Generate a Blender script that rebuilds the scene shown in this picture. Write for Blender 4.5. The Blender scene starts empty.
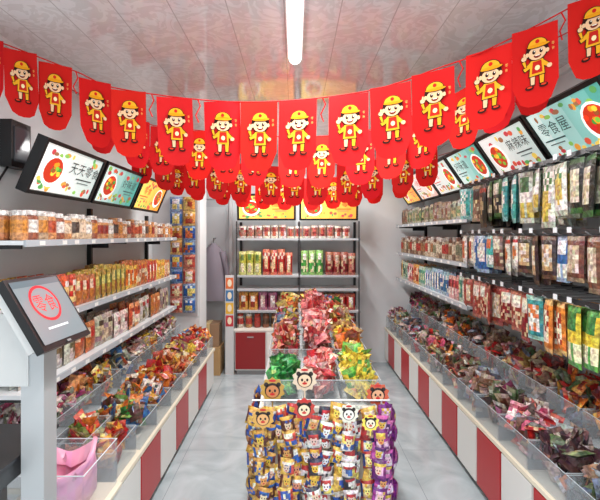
import bpy, math, random
from mathutils import Vector as V, Matrix
random.seed(7)
sc=bpy.context.scene
sc.view_settings.view_transform='Standard'
sc.view_settings.exposure=0.22
def L(c,ds=0):
    r=[]
    if ds:
        g=.3*c[0]+.59*c[1]+.11*c[2]; c=[x*(1-ds)+g*ds for x in c[:3]]
    for x in c[:3]:
        x=max(0,min(255,x))/255.0
        r.append(x/12.92 if x<=0.04045 else ((x+0.055)/1.055)**2.4)
    return (r[0],r[1],r[2],1.0)
# ---------------------------------------------------------------- materials
def newmat(n):
    m=bpy.data.materials.new(n); m.use_nodes=True
    nt=m.node_tree; b=nt.nodes['Principled BSDF']; return m,nt,b
def attrmat(n,rough=.4,metal=0,emit=0,spec=.5):
    m,nt,b=newmat(n)
    a=nt.nodes.new('ShaderNodeAttribute'); a.attribute_name='Col'
    nt.links.new(a.outputs['Color'],b.inputs['Base Color'])
    b.inputs['Roughness'].default_value=rough; b.inputs['Metallic'].default_value=metal
    b.inputs['Specular IOR Level'].default_value=spec
    if emit:
        nt.links.new(a.outputs['Color'],b.inputs['Emission Color']); b.inputs['Emission Strength'].default_value=emit
    return m
M_PRINT=attrmat('printed_foil',.34)
M_CLOTH=attrmat('felt_flag',.8,spec=.2)
M_LAM=attrmat('laminate',.35)
M_METAL=attrmat('painted_metal',.35,.3)
M_LIT=attrmat('backlit_print',.3,0,.55)
M_SCREEN=attrmat('lcd_screen',.12,0,.3)
M_TUBE=attrmat('tube_glow',.4,0,5)
nt=M_PRINT.node_tree; b=nt.nodes['Principled BSDF']
a=[n for n in nt.nodes if n.type=='ATTRIBUTE'][0]
nz=nt.nodes.new('ShaderNodeTexNoise'); nz.inputs['Scale'].default_value=60; nz.inputs['Detail'].default_value=3
tc=nt.nodes.new('ShaderNodeTexCoord'); nt.links.new(tc.outputs['Object'],nz.inputs['Vector'])
cr=nt.nodes.new('ShaderNodeValToRGB'); cr.color_ramp.elements[0].position=.38; cr.color_ramp.elements[0].color=(.5,.45,.45,1)
cr.color_ramp.elements[1].position=.62; cr.color_ramp.elements[1].color=(1.1,1.1,1.1,1)
nt.links.new(nz.outputs['Fac'],cr.inputs['Fac'])
mx=nt.nodes.new('ShaderNodeMix'); mx.data_type='RGBA'; mx.blend_type='MULTIPLY'; mx.inputs[0].default_value=1
nt.links.new(a.outputs['Color'],mx.inputs[6]); nt.links.new(cr.outputs['Color'],mx.inputs[7])
nt.links.new(mx.outputs[2],b.inputs['Base Color'])
bp=nt.nodes.new('ShaderNodeBump'); bp.inputs['Strength'].default_value=.5; bp.inputs['Distance'].default_value=.012
nt.links.new(nz.outputs['Fac'],bp.inputs['Height']); nt.links.new(bp.outputs['Normal'],b.inputs['Normal'])
M_ACR=bpy.data.materials.new('clear_acrylic'); M_ACR.use_nodes=True
nt=M_ACR.node_tree; nt.nodes.clear()
o=nt.nodes.new('ShaderNodeOutputMaterial'); t=nt.nodes.new('ShaderNodeBsdfTransparent'); g=nt.nodes.new('ShaderNodeBsdfPrincipled')
t.inputs['Color'].default_value=(.96,.97,.98,1); g.inputs['Base Color'].default_value=(.75,.8,.83,1); g.inputs['Roughness'].default_value=.08
ms=nt.nodes.new('ShaderNodeMixShader'); ms.inputs[0].default_value=.11
nt.links.new(t.outputs[0],ms.inputs[1]); nt.links.new(g.outputs[0],ms.inputs[2]); nt.links.new(ms.outputs[0],o.inputs[0])
MATS=[M_PRINT,M_CLOTH,M_LAM,M_METAL,M_LIT,M_SCREEN,M_TUBE,M_ACR]
PR,CL,LM,MT,LI,SCN,TB,AC=range(8)

def wallmat():
    m,nt,b=newmat('white_plaster')
    n=nt.nodes.new('ShaderNodeTexNoise'); n.inputs['Scale'].default_value=2.5; n.inputs['Detail'].default_value=5
    tc=nt.nodes.new('ShaderNodeTexCoord'); nt.links.new(tc.outputs['Object'],n.inputs['Vector'])
    r=nt.nodes.new('ShaderNodeValToRGB'); r.color_ramp.elements[0].color=L((214,218,220)); r.color_ramp.elements[1].color=L((232,235,236))
    nt.links.new(n.outputs['Fac'],r.inputs['Fac']); nt.links.new(r.outputs['Color'],b.inputs['Base Color'])
    b.inputs['Roughness'].default_value=.7; return m
def floormat():
    m,nt,b=newmat('glossy_floor_tile')
    tc=nt.nodes.new('ShaderNodeTexCoord')
    br=nt.nodes.new('ShaderNodeTexBrick'); br.offset=0; br.inputs['Scale'].default_value=1
    br.inputs['Brick Width'].default_value=.8; br.inputs['Row Height'].default_value=.8; br.inputs['Mortar Size'].default_value=.002
    br.inputs['Mortar'].default_value=L((140,148,152))
    n=nt.nodes.new('ShaderNodeTexNoise'); n.inputs['Scale'].default_value=3; n.inputs['Detail'].default_value=8; n.inputs['Distortion'].default_value=1.5
    r=nt.nodes.new('ShaderNodeValToRGB'); r.color_ramp.elements[0].position=.3; r.color_ramp.elements[0].color=L((160,170,174)); r.color_ramp.elements[1].position=.7; r.color_ramp.elements[1].color=L((190,199,203))
    for x in (br,n): nt.links.new(tc.outputs['Object'],x.inputs['Vector'])
    nt.links.new(n.outputs['Fac'],r.inputs['Fac']); nt.links.new(r.outputs['Color'],br.inputs['Color1']); nt.links.new(r.outputs['Color'],br.inputs['Color2'])
    nt.links.new(br.outputs['Color'],b.inputs['Base Color']); b.inputs['Roughness'].default_value=.16; return m
def ceilmat():
    m,nt,b=newmat('pvc_ceiling_panel')
    tc=nt.nodes.new('ShaderNodeTexCoord'); sp=nt.nodes.new('ShaderNodeSeparateXYZ'); nt.links.new(tc.outputs['Object'],sp.inputs[0])
    def mth(op,a,bv=None):
        n=nt.nodes.new('ShaderNodeMath'); n.operation=op
        for i,x in enumerate((a,bv)):
            if x is None: continue
            if isinstance(x,(int,float)): n.inputs[i].default_value=x
            else: nt.links.new(x,n.inputs[i])
        return n.outputs[0]
    fx=mth('FRACT',mth('MULTIPLY',mth('ADD',sp.outputs['X'],10.05),4.0))
    groove=mth('LESS_THAN',fx,.02)
    ns=nt.nodes.new('ShaderNodeTexNoise'); ns.inputs['Scale'].default_value=5.5; ns.inputs['Detail'].default_value=1.5; ns.inputs['Distortion'].default_value=5
    nt.links.new(tc.outputs['Object'],ns.inputs['Vector'])
    r=nt.nodes.new('ShaderNodeValToRGB')
    e=r.color_ramp.elements; e[0].position=.49; e[0].color=L((222,221,221)); e[1].position=.52; e[1].color=L((234,234,235))
    nt.links.new(ns.outputs['Fac'],r.inputs['Fac'])
    m1=nt.nodes.new('ShaderNodeMix'); m1.data_type='RGBA'; m1.inputs[7].default_value=L((190,188,188))
    nt.links.new(groove,m1.inputs[0]); nt.links.new(r.outputs['Color'],m1.inputs[6])
    nt.links.new(m1.outputs[2],b.inputs['Base Color'])
    b.inputs['Roughness'].default_value=.1; b.inputs['Coat Weight'].default_value=.4; b.inputs['Coat Roughness'].default_value=.06
    bp=nt.nodes.new('ShaderNodeBump'); bp.inputs['Strength'].default_value=.15; bp.inputs['Distance'].default_value=.003
    nt.links.new(mth('SUBTRACT',1.0,groove),bp.inputs['Height']); nt.links.new(bp.outputs['Normal'],b.inputs['Normal'])
    return m

# ---------------------------------------------------------------- builder
class MB:
    def __init__(s): s.v=[];s.f=[];s.c=[];s.m=[];s.s=[]
    def add(s,vs,fs,cols,mat=PR,smooth=False):
        o=len(s.v); s.v+= [tuple(x) for x in vs]; ds=.13 if mat==PR else 0
        single=not isinstance(cols,list)
        if single: lc=L(cols,ds)
        for i,f in enumerate(fs):
            s.f.append([o+k for k in f]); s.c.append(lc if single else L(cols[i],ds)); s.m.append(mat); s.s.append(smooth)
    def box(s,x0,x1,y0,y1,z0,z1,col,mat=LM):
        s.add([(x0,y0,z0),(x1,y0,z0),(x1,y1,z0),(x0,y1,z0),(x0,y0,z1),(x1,y0,z1),(x1,y1,z1),(x0,y1,z1)],
          [(0,3,2,1),(4,5,6,7),(0,1,5,4),(1,2,6,5),(2,3,7,6),(3,0,4,7)],col,mat)
    def obox(s,O,A,B,C,col,mat=LM):
        O,A,B,C=map(V,(O,A,B,C))
        if A.cross(B).dot(C)<0: A,B=B,A
        p=[O,O+A,O+A+B,O+B]; p+= [q+C for q in p]
        s.add(p,[(0,3,2,1),(4,5,6,7),(0,1,5,4),(1,2,6,5),(2,3,7,6),(3,0,4,7)],col,mat)
    def tube(s,pts,r,col,mat=MT,n=6,cap=True):
        pts=[V(p) for p in pts]; vs=[];fs=[]
        for i,p in enumerate(pts):
            d=(pts[min(i+1,len(pts)-1)]-pts[max(i-1,0)]).normalized()
            a=d.cross(V((0,0,1)));
            if a.length<.05: a=d.cross(V((1,0,0)))
            a.normalize(); bb=d.cross(a)
            rr=r[i] if isinstance(r,(list,tuple)) else r
            for k in range(n):
                t=2*math.pi*k/n; vs.append(p+a*math.cos(t)*rr+bb*math.sin(t)*rr)
        for i in range(len(pts)-1):
            for k in range(n):
                k2=(k+1)%n; fs.append((i*n+k,i*n+k2,(i+1)*n+k2,(i+1)*n+k))
        if cap:
            fs.append(tuple(range(n))[::-1]); fs.append(tuple((len(pts)-1)*n+k for k in range(n)))
        s.add(vs,fs,col,mat,n>6)
    def lathe(s,c,prof,cols,n=12,mat=PR):
        vs=[];fs=[];cc=[]
        for (r,z) in prof:
            for k in range(n):
                t=2*math.pi*k/n; vs.append((c[0]+r*math.cos(t),c[1]+r*math.sin(t),c[2]+z))
        for i in range(len(prof)-1):
            for k in range(n):
                k2=(k+1)%n; fs.append((i*n+k,i*n+k2,(i+1)*n+k2,(i+1)*n+k)); cc.append(cols[i])
        fs.append(tuple((len(prof)-1)*n+k for k in range(n))); cc.append(cols[-1])
        fs.append(tuple(range(n))[::-1]); cc.append(cols[0])
        s.add(vs,fs,cc,mat,False)
    def obj(s,name,bevel=0):
        me=bpy.data.meshes.new(name); me.from_pydata(s.v,[],s.f)
        ca=me.color_attributes.new('Col','FLOAT_COLOR','CORNER')
        buf=[]
        for p,c in zip(me.polygons,s.c): buf+= list(c)*p.loop_total
        ca.data.foreach_set('color',buf)
        used=sorted(set(s.m)); mp={u:i for i,u in enumerate(used)}
        for u in used: me.materials.append(MATS[u])
        me.polygons.foreach_set('material_index',[mp[k] for k in s.m])
        me.polygons.foreach_set('use_smooth',s.s)
        me.update()
        o=bpy.data.objects.new(name,me); sc.collection.objects.link(o)
        if bevel:
            bv=o.modifiers.new('bevel','BEVEL'); bv.width=bevel; bv.segments=2; bv.limit_method='ANGLE'
        return o
X=V((1,0,0));Y=V((0,1,0));Z=V((0,0,1))
def jit(c,a=14): return tuple(x+random.uniform(-a,a) for x in c[:3])

def packet(mb,c,R,U,w,h,t,pal,nx=4,ny=5,style=None):
    """puffed foil packet: crimped ends, coloured body, printed picture / window / stripes"""
    c,R,U=V(c),V(R).normalized(),V(U).normalized(); N=R.cross(U)
    A,B,C,D=pal
    if style is None: style=random.randrange(5)
    vs=[]
    for side in (1,-1):
        for j in range(ny+1):
            v=-1+2*j/ny
            for i in range(nx+1):
                u=-1+2*i/nx
                d=t/2*(max(0,1-u*u)**.55)*(max(0,1-v**4)**.7)
                ww=w/2*(1-.07*(1-v*v))
                vs.append(c+R*(u*ww)+U*(v*h/2)+N*(side*(d+.0006)))
    fs=[];cc=[]; n1=(nx+1)*(ny+1)
    pc=(random.uniform(-.25,.25),random.uniform(-.5,.2))
    for sd in (0,1):
        for j in range(ny):
            v=-1+2*(j+.5)/ny
            for i in range(nx):
                u=-1+2*(i+.5)/nx
                a=sd*n1+j*(nx+1)+i
                q=(a,a+1,a+nx+2,a+nx+1)
                fs.append(q if sd==0 else q[::-1])
                col=A
                if abs(v)>1-1.2/ny: col=B
                elif style==0:
                    if ((u-pc[0])**2+((v-pc[1])*1.2)**2)<.4: col=C
                    elif v>.3 and abs(u)<.8: col=D if (i+j)%2 else A
                elif style==1:
                    if v<-.1: col=C if (i*7+j*3)%3 else B
                    elif abs(u)<.6 and v>.15: col=D
                elif style==2:
                    if u+v*.8<-.25: col=B
                    elif ((u-.1)**2+v**2)<.25: col=C
                    elif v>.5: col=D
                elif style==3:
                    if abs(u)<.55 and abs(v)<.7: col=D if random.random()<.4 else C
                else:
                    if v>.2: col=B if abs(u)>.5 else D
                    elif random.random()<.35: col=C
                if sd==1: col=A
                cc.append(jit(col,12))
    mb.add(vs,fs,cc,PR,True)

def frame(O,U,W):
    O,U,W=V(O),V(U),V(W); N=U.cross(W).normalized()
    return lambda u,v,d=0: O+U*u+W*v+N*d
def poly(mb,fn,pts,col,mat,d):
    mb.add([fn(p[0],p[1],d) for p in pts],[tuple(range(len(pts)))],col,mat)
def rect(mb,fn,u0,u1,v0,v1,col,mat,d): poly(mb,fn,[(u0,v0),(u1,v0),(u1,v1),(u0,v1)],col,mat,d)
def ell(mb,fn,cu,cv,ru,rv,col,mat,d,n=12,a0=0,a1=2*math.pi,rot=0):
    pts=[]
    full=abs(a1-a0-2*math.pi)<1e-4
    for k in range(n if full else n+1):
        t=a0+(a1-a0)*k/n; x=math.cos(t);y=math.sin(t)
        x,y=x*ru,y*rv
        pts.append((cu+x*math.cos(rot)-y*math.sin(rot),cv+x*math.sin(rot)+y*math.cos(rot)))
    poly(mb,fn,pts,col,mat,d)
GC={}
def glyph(ch):
    if ch in GC: return GC[ch]
    vs,fs=[],[]
    try:
        cu=bpy.data.curves.new('t','FONT'); cu.body=ch; cu.resolution_u=2
        ob=bpy.data.objects.new('t',cu); sc.collection.objects.link(ob)
        bpy.context.view_layer.update()
        me=bpy.data.meshes.new_from_object(ob.evaluated_get(bpy.context.evaluated_depsgraph_get()))
        vs=[(v.co.x,v.co.y) for v in me.vertices]; fs=[tuple(p.vertices) for p in me.polygons]
        bpy.data.objects.remove(ob); bpy.data.curves.remove(cu); bpy.data.meshes.remove(me)
    except Exception as e: print('glyph fail',e)
    if vs:
        x0=min(v[0] for v in vs);x1=max(v[0] for v in vs);y0=min(v[1] for v in vs);y1=max(v[1] for v in vs)
        vs=[((v[0]-x0)/(x1-x0+1e-6)-.5,(v[1]-y0)/(y1-y0+1e-6)-.5) for v in vs]
    GC[ch]=(vs,fs); return GC[ch]
def text(mb,fn,s,cu,cv,su,sv,step,col,mat,d,vert=False):
    for k,ch in enumerate(s):
        vs,fs=glyph(ch); off=(k-(len(s)-1)/2)*step
        ou,ov=(0,-off) if vert else (off,0)
        if vs: mb.add([fn(cu+ou+v[0]*su,cv+ov+v[1]*sv,d) for v in vs],fs,col,mat)

# ---------------------------------------------------------------- room
XL,XR,YB,YF,H=-1.5,1.62,5.4,-0.7,2.6
def room(name,x0,x1,y0,y1,z0,z1,mat):
    m=MB(); m.box(x0,x1,y0,y1,z0,z1,(200,200,200)); o=m.obj(name); o.data.materials.clear(); o.data.materials.append(mat); return o
WM=wallmat()
room('floor',XL-.1,XR+.1,YF,YB+.1,-.1,0,floormat())
room('ceiling',XL-.1,XR+.1,YF,YB+.1,H,H+.1,ceilmat())
room('wall_left',XL-.1,XL,YF,YB+.1,0,H,WM)
room('wall_right',XR,XR+.1,YF,YB+.1,0,H,WM)
room('wall_back',XL,XR,YB,YB+.1,0,H,WM)
room('wall_pillar',XL,-1.0,4.52,4.85,0,H,WM)
m=MB()
for (x0,x1,y0,y1) in ((XL,XL+.03,YF,4.5),(XR-.03,XR,YF,YB-.035),(XL,XR,YB-.03,YB)):
    m.box(x0,x1,y0,y1,H-.035,H,(232,232,232))
m.obj('trim_1')
m=MB(); dx0,dx1=-1.18,-.82; YD=YB-.003
m.box(dx0-.04,dx0,YD-.04,YD,0.001,2.05,(225,225,225)); m.box(dx1,dx1+.04,YD-.04,YD,0.001,2.05,(225,225,225)); m.box(dx0-.04,dx1+.04,YD-.04,YD,2.05,2.1,(225,225,225))
m.box(dx0,dx1,YD-.02,YD-.002,0.001,2.05,(196,198,200)); m.box(dx0+.05,dx1-.05,YD-.027,YD-.02,1.15,1.95,(208,210,212)); m.box(dx0+.05,dx1-.05,YD-.027,YD-.02,.15,.95,(208,210,212))
m.tube([(dx1-.05,YD-.02,1.03),(dx1-.05,YD-.06,1.03),(dx1-.13,YD-.06,1.03)],.008,(120,120,120))
m.obj('door_1')

# ---------------------------------------------------------------- ceiling LED batten lamp in view, plus added unseen fill lamps
def tube_and_fill_lamp(x,y0,y1,power):
    m=MB()
    m.box(x-.04,x+.04,y0-.02,y1+.02,H-.02,H,(235,235,235),MT)
    # half round diffuser
    n=8; vs=[];fs=[]
    for yy in (y0,y1):
        for k in range(n+1):
            t=math.pi*k/n; vs.append((x+.032*math.cos(t),yy,H-.02-.028*math.sin(t)))
    for k in range(n): fs.append((k,k+1,n+2+k,n+1+k))
    fs.append(tuple(range(n+1))); fs.append(tuple(range(2*n+1,n,-1)))
    m.add(vs,fs,(255,253,252),TB)
    m.obj('ceiling_tube_and_fill_lamp')
    ld=bpy.data.lights.new('tube_and_fill_light','AREA'); ld.shape='RECTANGLE'; ld.size=.08; ld.size_y=y1-y0; ld.energy=power; ld.color=(1,.99,.98)
    lo=bpy.data.objects.new('tube_and_fill_light',ld); lo.location=(x,(y0+y1)/2,H-.06); sc.collection.objects.link(lo)
tube_and_fill_lamp(0,1.3,2.4,32)
tube_and_fill_lamp(0,3.5,4.65,42)  # added lamp, hidden behind the flags, to brighten the rear of the shop
tube_and_fill_lamp(0,-.45,.7,32)  # added lamp, unseen behind the camera, to brighten the foreground

# ---------------------------------------------------------------- flag bunting
FW,FH=.163,.295
RED=(204,24,22)
def flag(mb,P,Rv,seed):
    rnd=random.Random(seed)
    swing=rnd.uniform(-.05,.05); ph=rnd.uniform(0,6); curl=rnd.uniform(-.007,.009)
    R=V(Rv).normalized(); hw=FW/2
    D=(V((0,0,-1))+R*swing*.5+Y*rnd.uniform(-.07,.07)).normalized(); N=R.cross(-D).normalized()
    def fn(u,v,d=0):
        w=curl*u*u+.003*math.sin(u*1.5+v*.9+ph)*(v/3.6)
        return V(P)+R*(u*hw)+D*(v*hw)+N*(w+d)
    Ht=FH/hw; nx,ny=6,10
    vs=[];fs=[]
    for j in range(ny+1):
        for i in range(nx+1):
            u=-1+2*i/nx
            bot=Ht-1.0+1.0*math.sqrt(max(0,1-(abs(u))**2.4))
            v=bot*j/ny; vs.append(fn(u*.985,v))
    for j in range(ny):
        for i in range(nx):
            a=j*(nx+1)+i; fs.append((a,a+nx+1,a+nx+2,a+1))
    mb.add(vs,fs,jit(RED,7),CL,True)
    for sg in (1,-1):
        d0=.0025*sg; e=.0009*sg
        SK=(240,190,146);YE=(240,168,34);BK=(52,20,16);W=(246,236,220);BR=(120,26,18)
        g=lambda u,v,d=0: fn(.08+(u-.1)*.92,.1+v*.93,d)
        for lx,fx in ((-.12,-.3),(.3,.42)):
            poly(mb,g,[(lx-.13,2.2),(lx+.15,2.2),(lx+.12,2.78),(lx-.12,2.78)],BK,CL,d0)
            poly(mb,g,[(lx-.1,2.2),(lx+.12,2.2),(lx+.08,2.72),(lx-.08,2.72)],SK if lx<0 else YE,CL,d0+e)
            ell(mb,g,fx*.9,2.85,.21,.11,BK,CL,d0+2*e); ell(mb,g,fx*.9,2.82,.13,.05,(220,60,30),CL,d0+3*e,8)
        poly(mb,g,[(-.24,1.5),(.42,1.5),(.47,2.34),(-.31,2.34)],BK,CL,d0+e)
        poly(mb,g,[(-.2,1.55),(.38,1.55),(.43,2.3),(-.27,2.3)],YE,CL,d0+2*e)
        poly(mb,g,[(-.1,1.62),(.29,1.62),(.33,2.2),(-.16,2.2)],(196,36,24),CL,d0+3*e)
        ell(mb,g,.1,1.95,.12,.13,(250,226,170),CL,d0+4*e,8)
        poly(mb,g,[(-.18,1.56),(-.6,1.83),(-.5,2.04),(-.14,1.89)],BK,CL,d0+e)
        poly(mb,g,[(-.2,1.6),(-.55,1.85),(-.47,2.0),(-.16,1.85)],YE,CL,d0+2*e)
        poly(mb,g,[(-.5,1.82),(-.63,1.5),(-.43,1.46),(-.37,1.79)],BK,CL,d0+3*e)
        poly(mb,g,[(-.48,1.8),(-.6,1.52),(-.46,1.48),(-.4,1.78)],YE,CL,d0+4*e)
        ell(mb,g,-.52,1.36,.16,.15,BK,CL,d0+4*e,8); ell(mb,g,-.52,1.36,.13,.12,SK,CL,d0+5*e,8); ell(mb,g,-.5,1.2,.05,.1,SK,CL,d0+6*e,6)
        poly(mb,g,[(.36,1.56),(.7,1.88),(.57,2.06),(.31,1.89)],BK,CL,d0+e)
        poly(mb,g,[(.36,1.6),(.66,1.9),(.56,2.02),(.32,1.85)],YE,CL,d0+2*e); ell(mb,g,.64,2.0,.12,.11,SK,CL,d0+5*e,8)
        ell(mb,g,.1,1.12,.54,.47,BK,CL,d0+4*e,14)
        ell(mb,g,-.36,1.22,.09,.11,SK,CL,d0+5*e,8); ell(mb,g,.56,1.22,.09,.11,SK,CL,d0+5*e,8)
        ell(mb,g,.1,1.23,.41,.34,SK,CL,d0+6*e,14)
        ell(mb,g,-.06,1.17,.08,.105,BK,CL,d0+7*e,8); ell(mb,g,.27,1.17,.08,.105,BK,CL,d0+7*e,8)
        ell(mb,g,-.04,1.13,.03,.04,W,CL,d0+8*e,6); ell(mb,g,.29,1.13,.03,.04,W,CL,d0+8*e,6)
        ell(mb,g,.1,1.34,.18,.14,BR,CL,d0+7*e,8,0,math.pi); rect(mb,g,0,.2,1.34,1.38,W,CL,d0+8*e)
        ell(mb,g,.1,.86,.47,.39,BK,CL,d0+6*e,12,math.pi,2*math.pi)
        ell(mb,g,.1,.86,.43,.35,YE,CL,d0+7*e,12,math.pi,2*math.pi)
        ell(mb,g,.14,.9,.56,.11,BK,CL,d0+7*e,12); ell(mb,g,.14,.88,.52,.09,(232,150,20),CL,d0+8*e,12); ell(mb,g,.1,.68,.1,.1,(210,30,22),CL,d0+8.5*e,8)
        text(mb,(lambda u,v,d=0: fn(u,-v,d)),'零食',.76,-1.1,.12,.14,.22,(236,170,90),CL,d0+e,True)
def catm(P,n=14):
    P=[V(p) for p in P]; Q=[2*P[0]-P[1]]+P+[2*P[-1]-P[-2]]; out=[]
    for i in range(1,len(Q)-2):
        a,b,c,d=Q[i-1:i+3]
        for k in range(n):
            t=k/n; out.append(.5*((2*b)+(-a+c)*t+(2*a-5*b+4*c-d)*t*t+(-a+3*b-3*c+d)*t**3))
    out.append(P[-1]); return out
def bunting(ctrl,gaps,s0,seed,step=.172,gap=.05):
    pts=catm(ctrl); mb=MB(); mb.tube(pts,.0028,(190,20,20),CL,5)
    acc=[0]
    for a,b in zip(pts,pts[1:]): acc.append(acc[-1]+(b-a).length)
    def at(s):
        for i in range(len(acc)-1):
            if acc[i+1]>=s: return pts[i].lerp(pts[i+1],(s-acc[i])/(acc[i+1]-acc[i]+1e-9))
        return pts[-1]
    s=s0;k=0
    while s+step<acc[-1]-.04:
        a=at(s);b=at(s+FW); c=(a+b)/2; R=b-a; R.z*=.55
        if not (seed>1 and (c.x>1.1 or c.x<-1.3)):
            flag(mb,c+V((0,-.004,-.004)),R,seed*100+k)
        k+=1; s+=step
        if k in gaps:
            q=at(s+gap*.4)
            mb.tube([q,q+V((.012,-.005,-.03)),q+V((-.008,-.005,-.07)),q+V((.004,0,-.1))],.003,(200,24,24),CL,5); s+=gap
    mb.obj('flag_bunting')
bunting([(XL+.002,1.96,2.53),(-1.34,1.95,2.475),(-.987,1.93,2.335),(-.77,1.9,2.245),(-.24,1.85,2.172),(.265,1.75,2.18),(.57,1.68,2.255),(.73,1.6,2.296),(1.01,1.55,2.43),(1.3,1.5,2.597)],(3,5,6,9,12,14),.03,1,.168,.042)
bunting([(XL+.002,2.6,2.55),(-1.27,2.6,2.44),(-.94,2.6,2.295),(-.756,2.6,2.25),(0,2.5,2.17),(.48,2.35,2.19),(.78,2.2,2.3),(.98,2.0,2.4),(1.2,1.95,2.5),(1.4,1.9,2.597)],(2,4,7,9,12),.12,2,.172,.05)
bunting([(XL+.002,3.3,2.45),(-1,3.3,2.24),(0,3.3,2.12),(.85,3.2,2.22),(1.35,3.1,2.42),(XR-.002,3.05,2.55)],(3,6,9,11),.1,3,.18)
bunting([(XL+.002,4.1,2.38),(-.8,4.1,2.2),(0,4.05,2.13),(.8,4.05,2.2),(XR-.002,4.0,2.42)],(3,7,11),.1,4,.2)

# ---------------------------------------------------------------- light boxes
FOOD=[(226,60,30),(240,150,30),(60,150,60),(200,30,40),(250,200,60),(120,190,60),(150,80,40)]
def lightbox(O,U,W,bg,txt,tcol,seed,frm=(24,24,26)):
    rnd=random.Random(seed); O,U,W=V(O),V(U),V(W); w,h=U.length,W.length; N=U.cross(W).normalized()
    mb=MB(); t=.05; fr=.018
    u,v=U.normalized(),W.normalized()
    mb.obox(O-N*t,U,W,N*(t-.006),frm,MT)
    mb.obox(O-N*.006,u*fr,W,N*.01,frm,MT); mb.obox(O+U-u*fr-N*.006,u*fr,W,N*.01,frm,MT)
    mb.obox(O-N*.006+u*fr,U-2*fr*u,v*fr,N*.01,frm,MT); mb.obox(O+W-v*fr-N*.006+u*fr,U-2*fr*u,v*fr,N*.01,frm,MT)
    fn=frame(O,U,W); m_=.035
    n=6
    for k in range(n):
        f=k/(n-1); col=tuple(bg[0][i]*(1-f)+bg[1][i]*f for i in range(3))
        rect(mb,fn,m_+(1-2*m_)*k/n,m_+(1-2*m_)*(k+1)/n,.07,.93,col,LI,-.0045)
    side=.24 if rnd.random()<.5 else .76
    for k in range(34):
        ell(mb,fn,rnd.uniform(.1,.9),rnd.choice((rnd.uniform(.12,.3),rnd.uniform(.12,.3),rnd.uniform(.75,.88))),rnd.uniform(.015,.045),rnd.uniform(.03,.06),tuple(c*.75+40 for c in rnd.choice(FOOD)),LI,-.004+.00002*k,8,rot=0)
    ell(mb,fn,side,.46,.15,.3,(245,245,240),LI,-.0028,16); ell(mb,fn,side,.48,.125,.24,(190,50,25),LI,-.0024,16)
    for k in range(20):
        a=rnd.uniform(0,6.28); r=rnd.uniform(0,1)
        ell(mb,fn,side+.1*r*math.cos(a),.5+.19*r*math.sin(a),.028,.045,rnd.choice(FOOD),LI,-.0022+.0001*k,7)
    c=1-side
    text(mb,fn,txt,c*.8+.1,.62,.115,.22,.13,tcol,LI,.0005)
    rect(mb,fn,c-.16,c+.12,.42,.445,tcol,LI,.0004); rect(mb,fn,c-.12,c+.08,.35,.37,(90,100,100),LI,.0004)
    mb.obj('lightbox_sign')
TEAL=((206,228,224),(80,158,148)); WH=((226,226,222),(190,204,200)); OR=((252,212,100),(244,160,60)); PK=((230,218,216),(216,180,170))
sets=[(TEAL,'零食屋',(40,70,70)),(WH,'麻辣味',(60,60,60)),(TEAL,'好味道',(50,60,60)),(WH,'零食',(200,60,40)),(PK,'小吃',(180,50,40)),(OR,'果干',(160,60,20))]
y=1.72
for k in range(6):
    lightbox((1.40,y+.585,1.965),(0,-.585,0),(-.19,0,.275),*sets[k],seed=20+k); y+=.6
y=2.02
for k in range(3):
    bg,tx,tc_=[(WH,'天天零食',(40,46,50)),(TEAL,'好味道',(60,80,80)),(OR,'零食',(180,60,20))][k]
    lightbox((-1.27,y,1.8),(0,.63,0),(.11,0,.26),bg,tx,tc_,seed=40+k); y+=.66
for k,x in enumerate((-.67,.05)):
    lightbox((x,4.99,1.77),(.68,0,0),(0,-.06,.30),OR,'果干零食' if k else '蛋糕面包',(200,60,20),seed=50+k)

# ---------------------------------------------------------------- shelves
def jar(mb,c,r,h,b,l,lab):
    mb.lathe(c,[(r*.9,0),(r,.01),(r,h*.25),(r,h*.68),(r*.97,h*.78),(r*.8,h*.82),(r*.86,h*.83),(r*.86,h*.98),(r*.8,h)],[b,b,lab,b,b,l,l,l,l],10)
def shelf_side(side,xw,xf,y0,y1,zs,ytops,rails=()):
    mb=MB(); BKc=(34,34,36); n=max(1,round((y1-y0)/1.05)); s=1 if side=='L' else -1
    for k in range(n+1):
        yy=y0+.02+(y1-y0-.04)*k/n
        a,b_=sorted((xw,xw+s*.03)); mb.box(a,b_,yy-.015,yy+.015,ytops[0],ytops[1],BKc,MT)
        for z in zs:
            mb.obox((xw+s*.03,yy-.006,z-.02),(xf-xw-s*.05,0,0),(0,.012,0),(0,0,-.018),BKc,MT)
            if z>zs[-1]: mb.obox((xw+s*.03,yy-.006,z-.038),((xf-xw)*.4,0,0),(0,.012,0),(0,0,-.03),BKc,MT)
    for z in zs:
        a,b_=sorted((xw+s*.03,xf)); mb.box(a,b_,y0,y1,z-.02,z,(222,224,226))
        a,b_=sorted((xf,xf+s*.012)); mb.box(a,b_,y0,y1,z-.028,z+.003,(172,178,184))
        yy=y0+.1
        while yy<y1-.05:
            a,b_=sorted((xf+s*.012,xf+s*.0135)); mb.box(a,b_,yy,yy+.045,z-.024,z-.003,(228,228,224)); yy+=random.uniform(.12,.26)
    return mb
LXF=-1.2
mb=shelf_side('L',XL+.001,LXF,1.9,4.32,(1.575,1.2,.89),(.86,1.79)); mb.obj('snack_shelving',.001)
mb=MB()
for row in range(3):
    y=1.95
    while y<4.28:
        x=LXF-.05-row*.085
        b=random.choice([(206,170,130),(222,150,90),(200,120,70),(190,160,130),(222,190,150),(170,90,60)])
        jar(mb,(x,y+random.uniform(-.004,.004),1.577),.036,random.choice([.125,.135,.14]),b,random.choice([(238,236,230),(235,232,224),(228,226,220),(214,150,90)]),random.choice([(206,80,40),(236,206,174),(170,50,40),(222,140,50),(90,70,60),(240,235,225)]))
        y+=.077
mb.obj('snack_jar_row')
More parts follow.
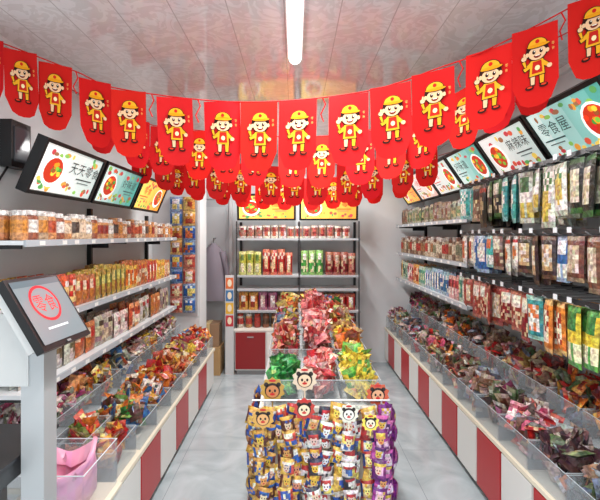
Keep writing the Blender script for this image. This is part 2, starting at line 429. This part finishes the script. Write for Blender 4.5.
def pouch_row(name,N,xf,y0,y1,z,w,h,t,pals,rows,run=4,dx=.06,nx=4,ny=6,axis='y',gap=1.04,lean=.0,jr=.0):
    mb=MB(); s=1 if N=='L' else -1
    R={'L':Y,'R':-Y,'B':X}[N]; inw={'L':-X,'R':X,'B':Y}[N]
    p=y0+w/2; cnt=0; pal=random.choice(pals); st=0
    while p+w/2<y1:
        if cnt%run==0: pal=random.choice(pals); st=random.randrange(5); hh0=h*random.uniform(.85,1.05)
        cnt+=1; hh=hh0*random.uniform(.97,1.02)
        for r in range(rows):
            U=(Z+inw*lean).normalized()
            base=(V((xf,p,z)) if axis=='y' else V((p,xf,z)))+inw*(t*.7+dx*r+random.uniform(0,jr))
            Rr=(R+inw*random.uniform(-.12,.12)).normalized()
            packet(mb,base+U*(hh/2+.002),Rr,U,w*.97,hh,t,pal,nx,ny,st)
        p+=w*gap
    return mb.obj(name)
WARM=[((226,110,30),(236,180,60),(240,220,170),(170,30,20)),((232,160,40),(240,210,110),(180,60,30),(250,240,220)),((200,34,28),(220,80,50),(240,200,120),(250,235,220)),((120,150,50),(200,200,110),(236,220,160),(170,60,40)),((230,200,160),(200,110,50),(190,100,50),(200,40,30)),((214,80,50),(236,150,90),(250,230,200),(120,20,20)),((225,200,100),(190,150,50),(150,80,30),(90,110,50))]
GREYP=[((176,165,150),(140,115,105),(150,80,60),(90,60,50)),((195,188,176),(205,195,180),(110,100,60),(170,40,40)),((150,125,115),(180,165,150),(210,190,150),(80,50,40)),((205,130,125),(232,215,205),(120,60,50),(150,30,30)),((130,140,120),(190,195,175),(185,160,80),(60,80,50))]
MIX=[((200,30,30),(225,110,90),(240,210,150),(250,240,230)),((50,130,50),(140,190,90),(235,220,130),(240,240,230)),((230,110,25),(240,170,70),(160,50,20),(250,240,220)),((215,80,115),(235,160,175),(250,230,220),(140,30,60)),((90,50,40),(150,110,90),(210,160,100),(230,220,200)),((230,190,50),(240,220,130),(180,80,30),(190,40,30)),((45,100,165),(140,175,205),(235,225,190),(240,240,240)),((228,215,200),(200,180,170),(190,60,40),(60,60,60)),((145,50,90),(190,120,150),(230,200,190),(250,240,240)),((230,150,90),(240,200,160),(200,60,50),(250,245,230))]
MUTE=[((125,45,42),(170,120,110),(200,150,110),(215,190,170)),((155,115,90),(195,170,145),(110,50,40),(215,200,185)),((85,110,70),(150,160,120),(195,170,110),(200,200,185)),((195,170,160),(215,200,190),(150,60,60),(90,50,50)),((175,65,65),(205,140,140),(215,190,165),(235,220,215)),((75,42,48),(130,90,90),(180,120,80),(205,180,165)),((120,132,150),(180,190,195),(190,110,70),(120,50,50)),((180,140,65),(210,180,120),(120,50,35),(150,40,40))]
pouch_row('snack_pouch_row','L',LXF-.01,1.95,4.28,1.2,.075,.185,.03,WARM,4,3)
pouch_row('snack_pouch_row','L',LXF-.01,1.95,4.28,.89,.12,.2,.045,GREYP+WARM[4:6],3,2,jr=.02)
RXF=1.26
mb=shelf_side('R',XR-.001,RXF,3.12,5.3,(1.72,1.39,1.08),(.96,1.95)); mb.obj('snack_shelving',.001)
pouch_row('snack_pouch_row','R',RXF+.01,3.16,5.26,1.72,.11,.18,.045,[((150,140,110),(180,170,150),(110,90,60),(90,100,60)),((120,130,90),(170,170,150),(190,170,120),(60,70,50)),((170,150,130),(150,120,90),(130,70,50),(80,50,40))],3,2,jr=.02)
mb=MB()
for row in range(3):
    y=3.18
    while y<5.26:
        jar(mb,(RXF+.055+row*.085,y,1.392),.037,random.choice([.17,.19,.18]),random.choice([(176,150,120),(150,130,100),(190,175,150),(120,90,70)]),random.choice([(200,190,180),(160,150,140),(110,60,40)]),random.choice([(205,190,160),(150,100,60),(120,120,90),(180,50,40)])); y+=.08
mb.obj('snack_jar_row')
pouch_row('snack_pouch_row','R',RXF+.01,3.16,5.26,1.08,.07,.21,.03,[((60,105,155),(150,180,200),(220,220,200),(250,240,230)),((220,100,40),(240,170,80),(245,225,190),(150,40,20)),((80,150,125),(180,200,180),(230,220,170),(50,80,70)),((225,175,80),(235,210,150),(160,60,40),(120,60,30)),((205,80,80),(225,160,150),(245,230,220),(120,20,30))],4,3)
# right near: rails with hanging packs
mb=MB(); rails=(1.93,1.60,1.30); BKc=(30,30,32)
for yy in (1.3,2.2,3.08):
    mb.box(XR-.031,XR-.001,yy-.015,yy+.015,1.0,1.95,BKc,MT)
for z in rails:
    mb.box(XR-.05,XR-.031,1.28,3.1,z-.015,z+.015,BKc,MT)
    mb.box(1.19,1.2,1.28,3.1,z+.004,z+.026,(50,52,54),MT)
    y=1.34;k=0
    while y<3.08:
        mb.tube([(XR-.04,y,z),(1.2,y,z),(1.175,y,z+.014)],.0028,(150,150,152),MT,5)
        mb.tube([(XR-.04,y,z+.02),(1.19,y,z+.02)],.002,(120,120,122),MT,4)
        if k%3!=1: mb.box(1.172,1.175,y-.014,y+.014,z+.01,z+.034,(220,222,224))
        y+=.1;k+=1
mb.obj('hanging_rail_rack')
HP1=[((70,140,55),(40,100,45),(235,235,215),(240,240,230)),((225,220,205),(60,120,60),(90,150,60),(40,60,40)),((30,34,28),(60,110,50),(200,190,150),(225,215,190)),((60,175,170),(140,210,205),(240,240,220),(245,245,240)),((230,190,50),(235,215,130),(190,90,40),(60,100,50)),((230,225,215),(190,190,170),(200,170,60),(70,120,60)),((46,40,34),(90,75,50),(190,160,110),(180,60,40)),((150,110,80),(190,160,120),(220,200,160),(60,40,30))]
HP2=[((120,65,50),(160,130,110),(190,170,140),(220,210,190)),((150,190,70),(200,215,140),(235,235,215),(60,110,50)),((70,190,180),(160,220,215),(245,240,225),(240,110,60)),((235,225,210),(200,200,190),(220,110,50),(190,50,40)),((232,190,50),(240,220,130),(235,235,220),(200,60,40)),((50,105,175),(150,180,210),(240,235,220),(240,240,240)),((222,105,40),(235,170,100),(240,230,200),(150,40,30)),((60,44,40),(110,80,60),(200,160,110),(220,210,190)),((40,110,60),(110,160,90),(230,225,180),(230,60,40))]
HP3=[((140,25,30),(180,75,65),(210,180,140),(230,220,200)),((90,55,45),(140,100,80),(190,150,110),(210,190,170)),((228,125,40),(240,190,110),(245,230,200),(180,40,30)),((80,170,50),(210,220,110),(235,225,120),(40,110,40)),((232,200,50),(90,170,80),(240,235,190),(60,130,60)),((50,150,150),(150,200,190),(235,235,220),(230,120,60)),((150,190,50),(230,220,90),(245,240,210),(50,120,60)),((165,60,50),(190,110,90),(225,190,150),(240,230,210))]
mb=MB()
for z,HP,hh in zip(rails,(HP1,HP2,HP3),(.285,.245,.26)):
    y=1.34;k=0
    while y<3.07:
        if k%2==0 or random.random()<.3: pal=random.choice(HP); st=random.randrange(5)
        if HP is HP3 and y<1.9: pal=HP3[6] if (k//2)%2 else HP3[4]
        if HP is HP3 and 2.25<y<2.7: pal=random.choice((HP3[0],HP3[1],HP3[7]))
        if HP is HP1 and y<1.8: pal=random.choice((HP1[2],HP1[6]))
        if HP is HP1 and 1.9<y<2.2: pal=HP1[5]
        h0=hh*random.uniform(.72,1.0); w0=random.uniform(.08,.115)
        for d in range(5):
            x=1.205+d*.036+random.uniform(-.008,.008)
            R=(-Y+X*random.uniform(-.4,.4)).normalized()
            h=h0*random.uniform(.96,1.03)
            packet(mb,(x,y+random.uniform(-.012,.012),z-.004-h/2),R,(Z+Y*random.uniform(-.09,.09)).normalized(),w0*random.uniform(.95,1.1),h,.034,pal,6,10,st)
        y+=.1;k+=1
mb.obj('hanging_snack_packs')

# ---------------------------------------------------------------- cabinets
def cabinet(side,xf,xb,y0,y1,zt,doors,per):
    mb=MB(); s=1 if side=='L' else -1
    WHT=(224,224,220)
    a,b_=sorted((xb,xf-s*.02))
    mb.box(a,b_,y0,y1,.06,zt-.025,WHT); 
    a,b_=sorted((xb,xf-s*.05)); mb.box(a,b_,y0+.01,y1-.01,0,.06,(150,150,150))
    a,b_=sorted((xb,xf+s*.004)); mb.box(a,b_,y0-.004,y1,zt-.025,zt,(232,222,200))
    y=y0
    while y<y1-.05:
        ye=min(y+per,y1); mid=y+per*.5
        for (p,q,col) in ((y+.01,min(mid,ye)-.008,WHT),(mid+.008,ye-.01,(176,34,38))):
            if q-p<.05: continue
            a,b_=sorted((xf-s*.02,xf)); mb.box(a,b_,p,q,.07,zt-.035,col)
        y+=per
    return mb.obj('low_cabinet',.002)
cabinet('L',-.84,XL+.002,2.0,4.5,.42,None,.7)
cabinet('R',1.12,XR-.002,1.4,5.37,.45,None,.63)

# ---------------------------------------------------------------- acrylic bins with packs
def bin_(name,x0,x1,y0,y1,z0,h,pals,n,size,top,stand=.5,seed=0,mono=None,rim=True,slope=.4):
    rnd=random.Random(seed); mb=MB(); t=.003
    walls=[(x0,x0+t,y0,y1),(x1-t,x1,y0,y1),(x0+t,x1-t,y0,y0+t),(x0+t,x1-t,y1-t,y1)]
    for w in walls:
        mb.box(*w,z0+.001,z0+h,(220,225,230),AC)
        if rim: mb.box(*w,z0+h,z0+h+.002,(190,198,203),LM)
    mb.box(x0+t,x1-t,y0+t,y1-t,z0+.001,z0+t,(220,225,230),AC)
    kinds=mono or [rnd.choice(pals) for _ in range(5)]
    w,hh,th=size; mg=max(w,hh)*.5
    for k in range(n):
        f=k/n; low=k<n*.3
        xx=rnd.uniform(x0+mg,x1-mg) if x1-x0>2*mg else (x0+x1)/2; yy=rnd.uniform(y0+mg,y1-mg) if y1-y0>2*mg else (y0+y1)/2
        ex=abs(xx-(x0+x1)/2)/((x1-x0)/2); ey=abs(yy-(y0+y1)/2)/((y1-y0)/2)
        dome=1-slope*max(ex,ey)**2
        z=z0+(.05+rnd.random()*(top*.5) if low else top*dome*rnd.uniform(.6,1.0))
        z=max(z,z0+.055)
        R=V((rnd.uniform(-1,1),rnd.uniform(-1,1),rnd.uniform(-.35,.35))).normalized()
        up=V((rnd.uniform(-1,1),rnd.uniform(-1,1),rnd.uniform(0,1.4)*(2*stand))).normalized()
        U=(up-R*up.dot(R)).normalized()
        if z<z0+h: U=(U+Z*.4); U=(U-R*U.dot(R)).normalized()
        s_=rnd.uniform(.85,1.08)
        random.seed(rnd.random())
        packet(mb,(xx,yy,z),R,U,w*s_,hh*s_,th,rnd.choice(kinds),4,5)
    return mb.obj(name)
sd=0
for row,(xa,xb,zb,hb,pp) in enumerate(((-1.155,-.85,.42,.13,MIX+WARM[:3]+WARM[4:6]),(XL+.02,-1.175,.56,.13,MIX[2:]+GREYP+WARM[4:]))):
    if row==1:
        m=MB(); m.box(XL+.003,-1.165,2.0,4.48,.421,.558,(228,228,224)); m.obj('display_riser',.002)
    y=2.36 if row==0 else 2.02
    while y<4.4:
        sd+=1; bin_('candy_bin',xa,xb,y,min(y+.29,4.46),zb,hb,pp,110,(.08,.1,.026),.24 if row==0 else .22,.6,seed=sd+900); y+=.3
bin_('candy_bin',-1.155,-.995,2.02,2.33,.42,.2,WARM,50,(.08,.1,.025),.24,.6,seed=300)
bin_('candy_bin',-.985,-.86,2.02,2.33,.42,.15,WARM[:3],36,(.07,.08,.022),.2,.6,seed=301)
for row,(xa,xb,zb,hb) in enumerate(((1.13,1.375,.45,.15),(1.395,XR-.02,.6,.15))):
    if row==1:
        m=MB(); m.box(1.385,XR-.003,1.45,5.34,.451,.598,(228,228,224)); m.obj('display_riser',.002)
    y=1.5
    while y<5.2:
        sd+=1; bin_('candy_bin',xa,xb,y,min(y+.29,5.34),zb,hb,MUTE+MUTE+MIX[:1]+MIX[2:5]+MIX[7:9],100,(.08,.1,.026),.27 if row else .24,.7,seed=sd+50); y+=.3

# ---------------------------------------------------------------- centre island
IX0,IX1,IY0,IY1=-.16,.42,2.02,3.9
mb=MB()
mb.box(IX0+.02,IX1-.02,IY0+.03,IY1-.03,0,.07,(90,90,92)); mb.box(IX0,IX1,IY0+.01,IY1,.07,.765,(222,214,198)); mb.box(IX0-.01,IX1+.01,IY0,IY1+.01,.765,.79,(232,226,214))
mb.box(IX0+.01,IX1-.01,2.42,IY1-.02,.79,.83,(228,222,210)); mb.box(IX0+.02,IX1-.02,2.86,IY1-.04,.83,.87,(228,222,210))
mb.tube([(IX0-.04,IY0-.03,.835),(IX1+.02,IY0-.03,.835)],.005,(220,220,220),MT)
for x in (IX0+.02,IX1-.02): mb.tube([(x,IY0-.005,.74),(x,IY0-.03,.75),(x,IY0-.03,.835)],.005,(220,220,220),MT)
mb.obj('display_island',.002)
GRN=[((30,130,50),(80,180,80),(60,160,60),(150,200,90)),((40,150,65),(30,115,50),(110,190,90),(190,220,130))]; REDP=[((205,40,50),(235,140,130),(240,190,180),(180,20,30)),((228,90,85),(240,195,185),(200,30,40),(250,230,220))]
YEL=[((240,215,50),(110,180,60),(250,240,150),(70,160,60)),((250,225,80),(230,200,50),(240,150,40),(90,160,60))]
BRN=[((140,70,40),(190,140,90),(225,180,120),(180,50,40)),((210,90,50),(230,170,110),(240,215,180),(160,40,30))]
PNK=[((232,110,110),(245,190,180),(250,215,205),(210,40,50)),((240,150,140),(215,70,80),(250,225,215),(190,30,40)),((205,50,50),(240,170,150),(245,225,190),(90,120,60))]
rowsI=[(2.04,2.4,.79,[(GRN,.14,.075),(REDP+PNK,.18,.07),(YEL,.19,.085)]),(2.44,2.84,.83,[(BRN+REDP+MIX[:1],.2,.07),(PNK,.27,.08),(YEL[1:]+BRN+WARM[:2],.2,.07)]),(2.88,3.32,.87,[(MIX,.17,.07),(PNK,.28,.08),(BRN+WARM,.2,.07)]),(3.36,3.84,.87,[(WARM,.2,.08),(BRN+REDP+MIX,.24,.08),(MIX,.18,.08)])]
for ri,(y0,y1,z,cs) in enumerate(rowsI):
    wv=(IX1-IX0-.02)/3
    for ci,(pp,tp,sz) in enumerate(cs):
        x0=IX0+.01+ci*wv; bin_('candy_bin',x0+.002,x0+wv-.002,y0,y1,z,.12,pp,150,(sz,sz*1.25,.026),tp,.7,seed=500+ri*10+ci,mono=pp,slope=.2)
# tall pouches standing in the middle of the island
def strip(mb,cx,y,ztop,n,w,h,pal,N='F',pal2=None,face=None):
    R=X if N=='F' else (-Y if N=='L' else Y)
    out={'F':-Y,'L':-X,'R':X}[N]
    zz=ztop
    for k in range(n):
        p=pal if not pal2 or k%2==0 else pal2
        hk=h*random.uniform(.9,1.1)
        base=V((cx,y,zz-hk*.5))+out*(.03+.012*(k%2)+random.uniform(-.004,.006))+R*random.uniform(-.012,.012)
        Rr=(R+out*random.uniform(-.3,.3)+Z*random.uniform(-.25,.25)).normalized()
        Uu=(Z+R*-Rr.z+out*random.uniform(-.1,.25)); Uu=(Uu-Rr*Uu.dot(Rr)).normalized()
        ww=w*random.uniform(.85,1.05)
        packet(mb,base,Rr,Uu,ww,hk,.036,p,6,7)
        f=frame(base+Rr.cross(Uu)*.0175,Rr*ww/2,Uu*hk/2); fc=face or random.choice([(225,200,170),(216,150,90),(220,180,70),(225,190,170)])
        if random.random()<.6:
            for s in (-1,1): ell(mb,f,.32*s,.3,.15,.15,jit(fc,8),LM,.0008,7)
            ell(mb,f,0,-.02,.42,.38,jit(fc,8),LM,.0012,10)
            for s in (-1,1): ell(mb,f,.18*s,.06,.08,.1,(30,22,22),LM,.0018,6)
            ell(mb,f,0,-.2,.15,.08,(190,50,50),LM,.0018,6)
        zz-=hk*.78
SB=[((110,54,44),(205,150,50),(232,180,90),(40,95,185)),((45,95,195),(225,170,50),(215,150,80),(240,235,225)),((40,75,155),(195,50,50),(240,200,150),(240,190,50)),((235,232,225),(60,60,80),(245,240,235),(200,50,50)),((240,220,100),(235,235,230),(70,110,190),(200,50,50)),((165,50,150),(120,35,130),(240,190,220),(235,200,60)),((150,40,160),(205,90,170),(235,220,240),(90,30,120)),((225,80,60),(240,190,80),(60,100,190),(250,240,220))]
mb=MB()
xs=[-.18,-.12,-.06,.0,.06,.135,.2,.265,.34,.41]
cs=[(0,1,None),(1,0,None),(7,0,None),(2,1,(220,150,110)),(3,1,(240,240,240)),(3,4,(240,240,240)),(1,7,(240,210,90)),(4,3,(235,230,220)),(7,2,(240,230,140)),(5,6,(230,180,215))]
for x,(a,b_,f) in zip(xs,cs): strip(mb,x,IY0-.035,.83+random.uniform(-.02,.01),13,.072,.084,SB[a],'F',SB[b_],f)
for x,(a,b_) in zip((-.15,-.03,.09,.235,.375),((1,0),(0,7),(2,3),(3,4),(6,5))): strip(mb,x,IY0-.075,.80,12,.068,.08,SB[a],'F',SB[b_])
for y,(a,b_) in zip((2.1,2.2,2.3,2.4),((0,1),(2,0),(0,2),(1,0))): strip(mb,IX0-.016,y,.75,10,.074,.086,SB[a],'L',SB[b_])
for y,(a,b_) in zip((2.1,2.2,2.3,2.4),((5,6),(6,5),(5,2),(6,5))): strip(mb,IX1+.016,y,.75,10,.074,.086,SB[a],'R',SB[b_])
mb.obj('candy_strip_display')
def card(cx,y,cz,r,colr,face):
    mb=MB(); fn=frame((cx,y,cz),(r,0,0),(0,0,r))
    pts=[]
    for k in range(20):
        t=2*math.pi*k/20; q=1 if k%2 else .82; pts.append((q*math.cos(t),q*math.sin(t)))
    mb.add([fn(p[0],p[1],.002) for p in pts]+[fn(p[0],p[1],-.001) for p in pts],[tuple(range(20)),tuple(range(39,19,-1))]+[(k,k+20,(k+1)%20+20,(k+1)%20) for k in range(20)],colr,LM)
    ell(mb,fn,0,-.05,.6,.6,(45,30,26),LM,.003,16); ell(mb,fn,0,-.12,.5,.48,face,LM,.0035,16)
    for s in (-1,1): ell(mb,fn,.2*s,-.05,.09,.12,(20,20,20),LM,.004,8); ell(mb,fn,.48*s,.42,.18,.18,(45,30,26),LM,.003,10)
    ell(mb,fn,0,-.32,.2,.1,(200,40,40),LM,.004,8); ell(mb,fn,0,-.17,.07,.05,(120,70,50),LM,.0042,8)
    ell(mb,fn,0,.72,.3,.1,(200,40,40),LM,.003,8)
    rect(mb,fn,-.06,.06,-1.5,-.8,colr,LM,-.0005)
    mb.obj('cartoon_header_card')
for a in ((-.105,.88,.06,(190,150,70),(200,130,80)),(-.14,.80,.05,(210,160,80),(225,170,110)),(.045,.93,.06,(225,205,180),(240,205,170)),(.04,.84,.05,(190,60,50),(240,215,180)),(.385,.86,.055,(200,90,60),(225,170,130)),(.235,.82,.045,(230,226,210),(240,235,225)),(.33,.78,.04,(240,220,90),(240,225,200))):
    card(a[0],IY0-(.02 if a[1]>.845 else .14),a[1],a[2],a[3],a[4])

# ---------------------------------------------------------------- back wall unit
mb=MB(); bx0,bx1=-.69,.76; yf,yb=4.98,5.395; WHT=(228,228,224)
mb.box(bx0,bx1,yf-.06,yb,.05,.5,WHT); mb.box(bx0+.02,bx1-.02,yf-.04,yb,0,.05,(140,140,140)); mb.box(bx0-.01,bx1+.01,yf-.07,yb,.5,.52,(236,232,222))
w=(bx1-bx0)/4
for k in range(4):
    mb.box(bx0+k*w+.01,bx0+(k+1)*w-.01,yf-.078,yf-.06,.07,.485,(140,22,24) if k%2==0 else (234,232,226)); mb.box(bx0+k*w+w*.4,bx0+k*w+w*.6,yf-.088,yf-.078,.43,.442,(170,170,170),MT)
for x in (bx0,(bx0+bx1)/2,bx1-.03):
    mb.box(x,x+.03,yb-.03,yb,.52,1.76,(34,34,36),MT); mb.box(x+.005,x+.02,yf,yf+.02,.52,1.76,(60,60,62),MT)
for z in (1.56,1.13,.97,.72):
    mb.box(bx0,bx1,yf+.02,yb-.03,z-.018,z,(225,225,225)); mb.box(bx0,bx1,yf+.005,yf+.02,z-.022,z+.002,(172,176,180))
mb.obj('back_shelf_unit',.001)
B1=[((190,60,50),(220,190,160),(235,215,180),(120,30,30)),((170,120,100),(225,215,200),(200,90,70),(150,40,40))]
pouch_row('snack_pouch_row','B',yf+.03,bx0+.03,bx1-.03,1.56,.09,.15,.05,B1,3,3,axis='x')
GY=[((190,190,60),(215,215,120),(235,230,180),(90,130,50))]; RD=[((190,30,30),(220,110,80),(240,205,150),(245,225,200))]; GR=[((60,160,60),(140,200,100),(230,230,170),(235,240,220))]; DR=[((140,30,36),(180,100,80),(210,170,130),(200,180,160))]
for (a,b_,p) in ((bx0+.03,-.38,GY),(-.38,-.01,RD),(.07,.36,GR),(.36,bx1-.04,DR)):
    pouch_row('snack_pouch_row','B',yf+.03,a,b_,1.13,.085,.29,.05,p,3,3,axis='x',ny=8)
pouch_row('snack_pouch_row','B',yf+.03,bx0+.03,bx1-.03,.72,.11,.2,.05,MIX+BRN,3,2,axis='x')
mb=MB(); x=bx0+.05
while x<bx1-.05:
    jar(mb,(x,yf+.06,.522),.04,.16,random.choice([(150,90,60),(200,150,90),(170,60,50),(210,200,180)]),random.choice([(200,60,40),(230,225,215),(120,70,40)]),random.choice([(235,220,180),(190,60,50),(90,60,40)])); x+=.1
mb.obj('snack_jar_row')

# ---------------------------------------------------------------- pillar chip strips, coat, cartons
mb=MB()
mb.box(-1.3,-1.02,4.503,4.517,.75,2.0,(200,200,200),MT)
CH=[((40,110,195),(150,180,220),(240,220,110),(245,245,245)),((220,150,50),(240,200,110),(180,60,30),(250,240,230)),((30,85,175),(120,160,210),(235,120,50),(250,220,90)),((200,60,50),(230,150,120),(245,220,160),(250,240,230))]
for cx in (-1.235,-1.10):
    for k in range(8): packet(mb,(cx,4.47,1.92-k*.15),(X+Y*random.uniform(-.1,.1)),Z,.13,.155,.045,CH[(k//2+int(cx>-1.2))%4],5,6)
mb.obj('chip_clip_strip')
mb=MB(); n=14
prof=[(.02,1.5),(.09,1.44),(.13,1.36),(.135,1.2),(.15,1.0),(.165,.82),(.16,.8)]
vs=[];fs=[]
for (r,z) in prof:
    for k in range(n):
        t=2*math.pi*k/n; vs.append((-.99+r*math.cos(t),YB-.17+.045*math.sin(t)*(1+.25*math.sin(3*t+z*5)),z))
for i in range(len(prof)-1):
    for k in range(n): fs.append((i*n+k,(i+1)*n+k,(i+1)*n+(k+1)%n,i*n+(k+1)%n))
mb.add(vs,fs,(150,142,152),CL,True)
for s in (-1,1): mb.tube([(-.99+s*.11,YB-.18,1.4),(-.99+s*.16,YB-.19,1.2),(-.99+s*.175,YB-.19,.95)],[.04,.035,.03],(140,132,142),CL,10)
mb.tube([(-.99,YB-.032,1.56),(-.99,YB-.17,1.56),(-.99,YB-.17,1.49)],.006,(90,90,90),MT)
mb.obj('hanging_coat')
def carton(cx,cy,z,w,d,h,col):
    mb=MB(); mb.box(cx-w/2,cx+w/2,cy-d/2,cy+d/2,z,z+h,col,LM); mb.box(cx-.025,cx+.025,cy-d/2-.002,cy+d/2,z+.001,z+h+.002,(214,190,140),LM)
    mb.box(cx-w*.4,cx-w*.1,cy-d/2-.002,cy-d/2,z+h*.3,z+h*.6,(180,50,40),LM); mb.obj('carton_box',.003)
carton(-1.0,5.03,0,.3,.28,.32,(176,140,96)); carton(-1.0,5.03,.323,.26,.24,.26,(150,118,90))
mb=MB(); fn=frame((-.8,4.93,.75),(.1,0,0),(0,0,.36))
mb.box(-.8,-.7,4.93,4.95,.0,1.14,(215,215,215),MT)
for k in range(4):
    rect(mb,fn,.06,.94,-.55+.4*k,-.2+.4*k,[(190,50,60),(230,180,60),(70,120,170),(220,110,60)][k],LM,.002); ell(mb,fn,.5,-.37+.4*k,.25,.12,(245,230,200),LM,.003,10)
mb.obj('comic_card_rack')

# ---------------------------------------------------------------- self service scale (left foreground)
mb=MB(); GW=(206,207,206)
TL=V((-.815,1.2,1.474)); U=V((.02,.23,0)); D=V((.118,0,-.2)); N=D.cross(U).normalized()
if N.x<0: N=-N
BL=TL+D
fn=lambda u,v,d=0: BL+U*u-D*v+N*d
mb.obox(BL-N*.028,U,-D,N*.026,(30,31,33),MT)
mb.obox(BL+U*.06-D*.07-N*.06,U*.88,-D*.86,N*.032,GW,MT)
rect(mb,fn,.05,.95,.07,.95,(112,122,126),SCN,.0005)
rect(mb,fn,.05,.95,.86,.95,(88,100,106),SCN,.0008)
ell(mb,fn,.46,.6,.26,.26,(180,50,58),SCN,.001,24); ell(mb,fn,.46,.6,.22,.22,(118,126,130),SCN,.0013,24)
text(mb,fn,'零食',.46,.6,.18,.24,.2,(190,60,66),SCN,.0016)
rect(mb,fn,.26,.66,.24,.27,(190,198,202),SCN,.001)
rect(mb,fn,.46,.54,.015,.045,(120,120,120),SCN,.0005)
c=BL+U*.5-D*.5-N*.05
mb.obox(c+V((-.05,-.05,-.06)),(.06,0,0),(0,.1,0),(0,0,.09),GW,MT)
colx,coly=-.79,1.34
mb.obox((colx-.045,coly-.03,.05),(.07,0,0),(0,.07,0),(0,0,1.25),(184,187,189),MT)
mb.obox((colx-.17,coly-.035,1.14),(.15,0,0),(0,.07,0),(0,0,.22),GW,MT)
mb.obox((colx-.3,coly-.2,0.001),(.36,0,0),(0,.4,0),(0,0,.05),(60,62,64),MT)
mb.obox((colx-.38,coly-.16,.86),(.32,0,0),(0,.34,0),(0,0,.05),(70,72,74),MT)
mb.obox((colx-.40,coly-.18,.912),(.345,0,0),(0,.38,0),(0,0,.012),(60,60,64),MT)
mb.obox((colx-.24,coly-.05,.05),(.1,0,0),(0,.1,0),(0,0,.81),(120,122,124),MT)
mb.tube([(colx-.05,coly+.06,1.25),(colx-.1,coly+.1,1.0),(colx-.06,coly+.06,.7),(colx-.05,coly+.055,.3)],.005,(30,30,30),MT)
mb.obj('self_service_scale',.004)
# side counter, tray with pink bag
mb=MB(); mb.box(-1.2,-.81,1.66,1.99,.0,.44,(226,226,222)); mb.box(-1.21,-.80,1.65,1.99,.44,.458,(232,222,200)); 
mb.obj('side_counter',.003)
mb=MB()
for w_ in ((-1.19,-1.186,1.67,1.985),(-.824,-.82,1.67,1.985),(-1.186,-.824,1.67,1.674),(-1.186,-.824,1.981,1.985)):
    mb.box(*w_,.46,.66,(220,225,230),AC); mb.box(*w_,.66,.663,(214,220,224),LM)
mb.obj('acrylic_tray')
mb=MB(); n=24; rg=[]
pr=((.03,.0),(.1,.015),(.125,.06),(.13,.12),(.125,.17),(.14,.21),(.125,.215),(.1,.14))
for j,(r,z) in enumerate(pr):
    for k in range(n):
        t=2*math.pi*k/n; q=1+(.06+.01*j)*math.sin(4*t+j*.6)+.06*math.sin(9*t+j)+.03*math.sin(13*t-j)
        rg.append((-.97+r*q*math.cos(t)*.92,1.825+r*q*math.sin(t)*.95,.464+z*(1+.22*math.sin(2*t+1)*(j>2))))
fs=[(j*n+k,j*n+(k+1)%n,(j+1)*n+(k+1)%n,(j+1)*n+k) for j in range(len(pr)-1) for k in range(n)]+[tuple(range(n))[::-1]]
mb.add(rg,fs,[jit((228,160,188),8) for _ in fs],LM,True)
mb.obj('pink_plastic_bag')
mb=MB()
mb.obox((XL+.002,2.18,1.95),(.06,0,0),(0,.16,0),(0,0,.24),(26,26,28),MT); mb.obox((XL+.062,2.2,1.98),(.006,0,0),(0,.12,0),(0,0,.18),(60,62,66),SCN)
mb.tube([(XL+.03,2.2,1.95),(XL+.05,2.05,1.8),(XL+.03,1.9,1.82),(XL+.02,1.85,1.3),(XL+.02,1.85,.3)],.006,(20,20,20),MT)
mb.obj('wall_speaker')
mb=MB(); mb.box(XL+.001,XL+.05,1.76,1.82,0,2.05,(120,126,132),MT); mb.box(XL+.05,XL+.06,1.775,1.805,0,2.05,(150,156,160),MT); mb.obj('conduit_post',.003)

# ---------------------------------------------------------------- world, camera
w=bpy.data.worlds.new('daylight'); sc.world=w; w.use_nodes=True
bg=w.node_tree.nodes['Background']; bg.inputs['Color'].default_value=(.87,.95,1,1); bg.inputs['Strength'].default_value=1.3
cam=bpy.data.cameras.new('camera'); co=bpy.data.objects.new('camera',cam); sc.collection.objects.link(co)
co.location=(0,0,1.6); co.rotation_euler=(math.radians(90),0,0)
cam.sensor_width=36; cam.lens=430/600*36; cam.shift_y=-15/600; cam.shift_x=5/600; cam.clip_start=.02
sc.camera=co
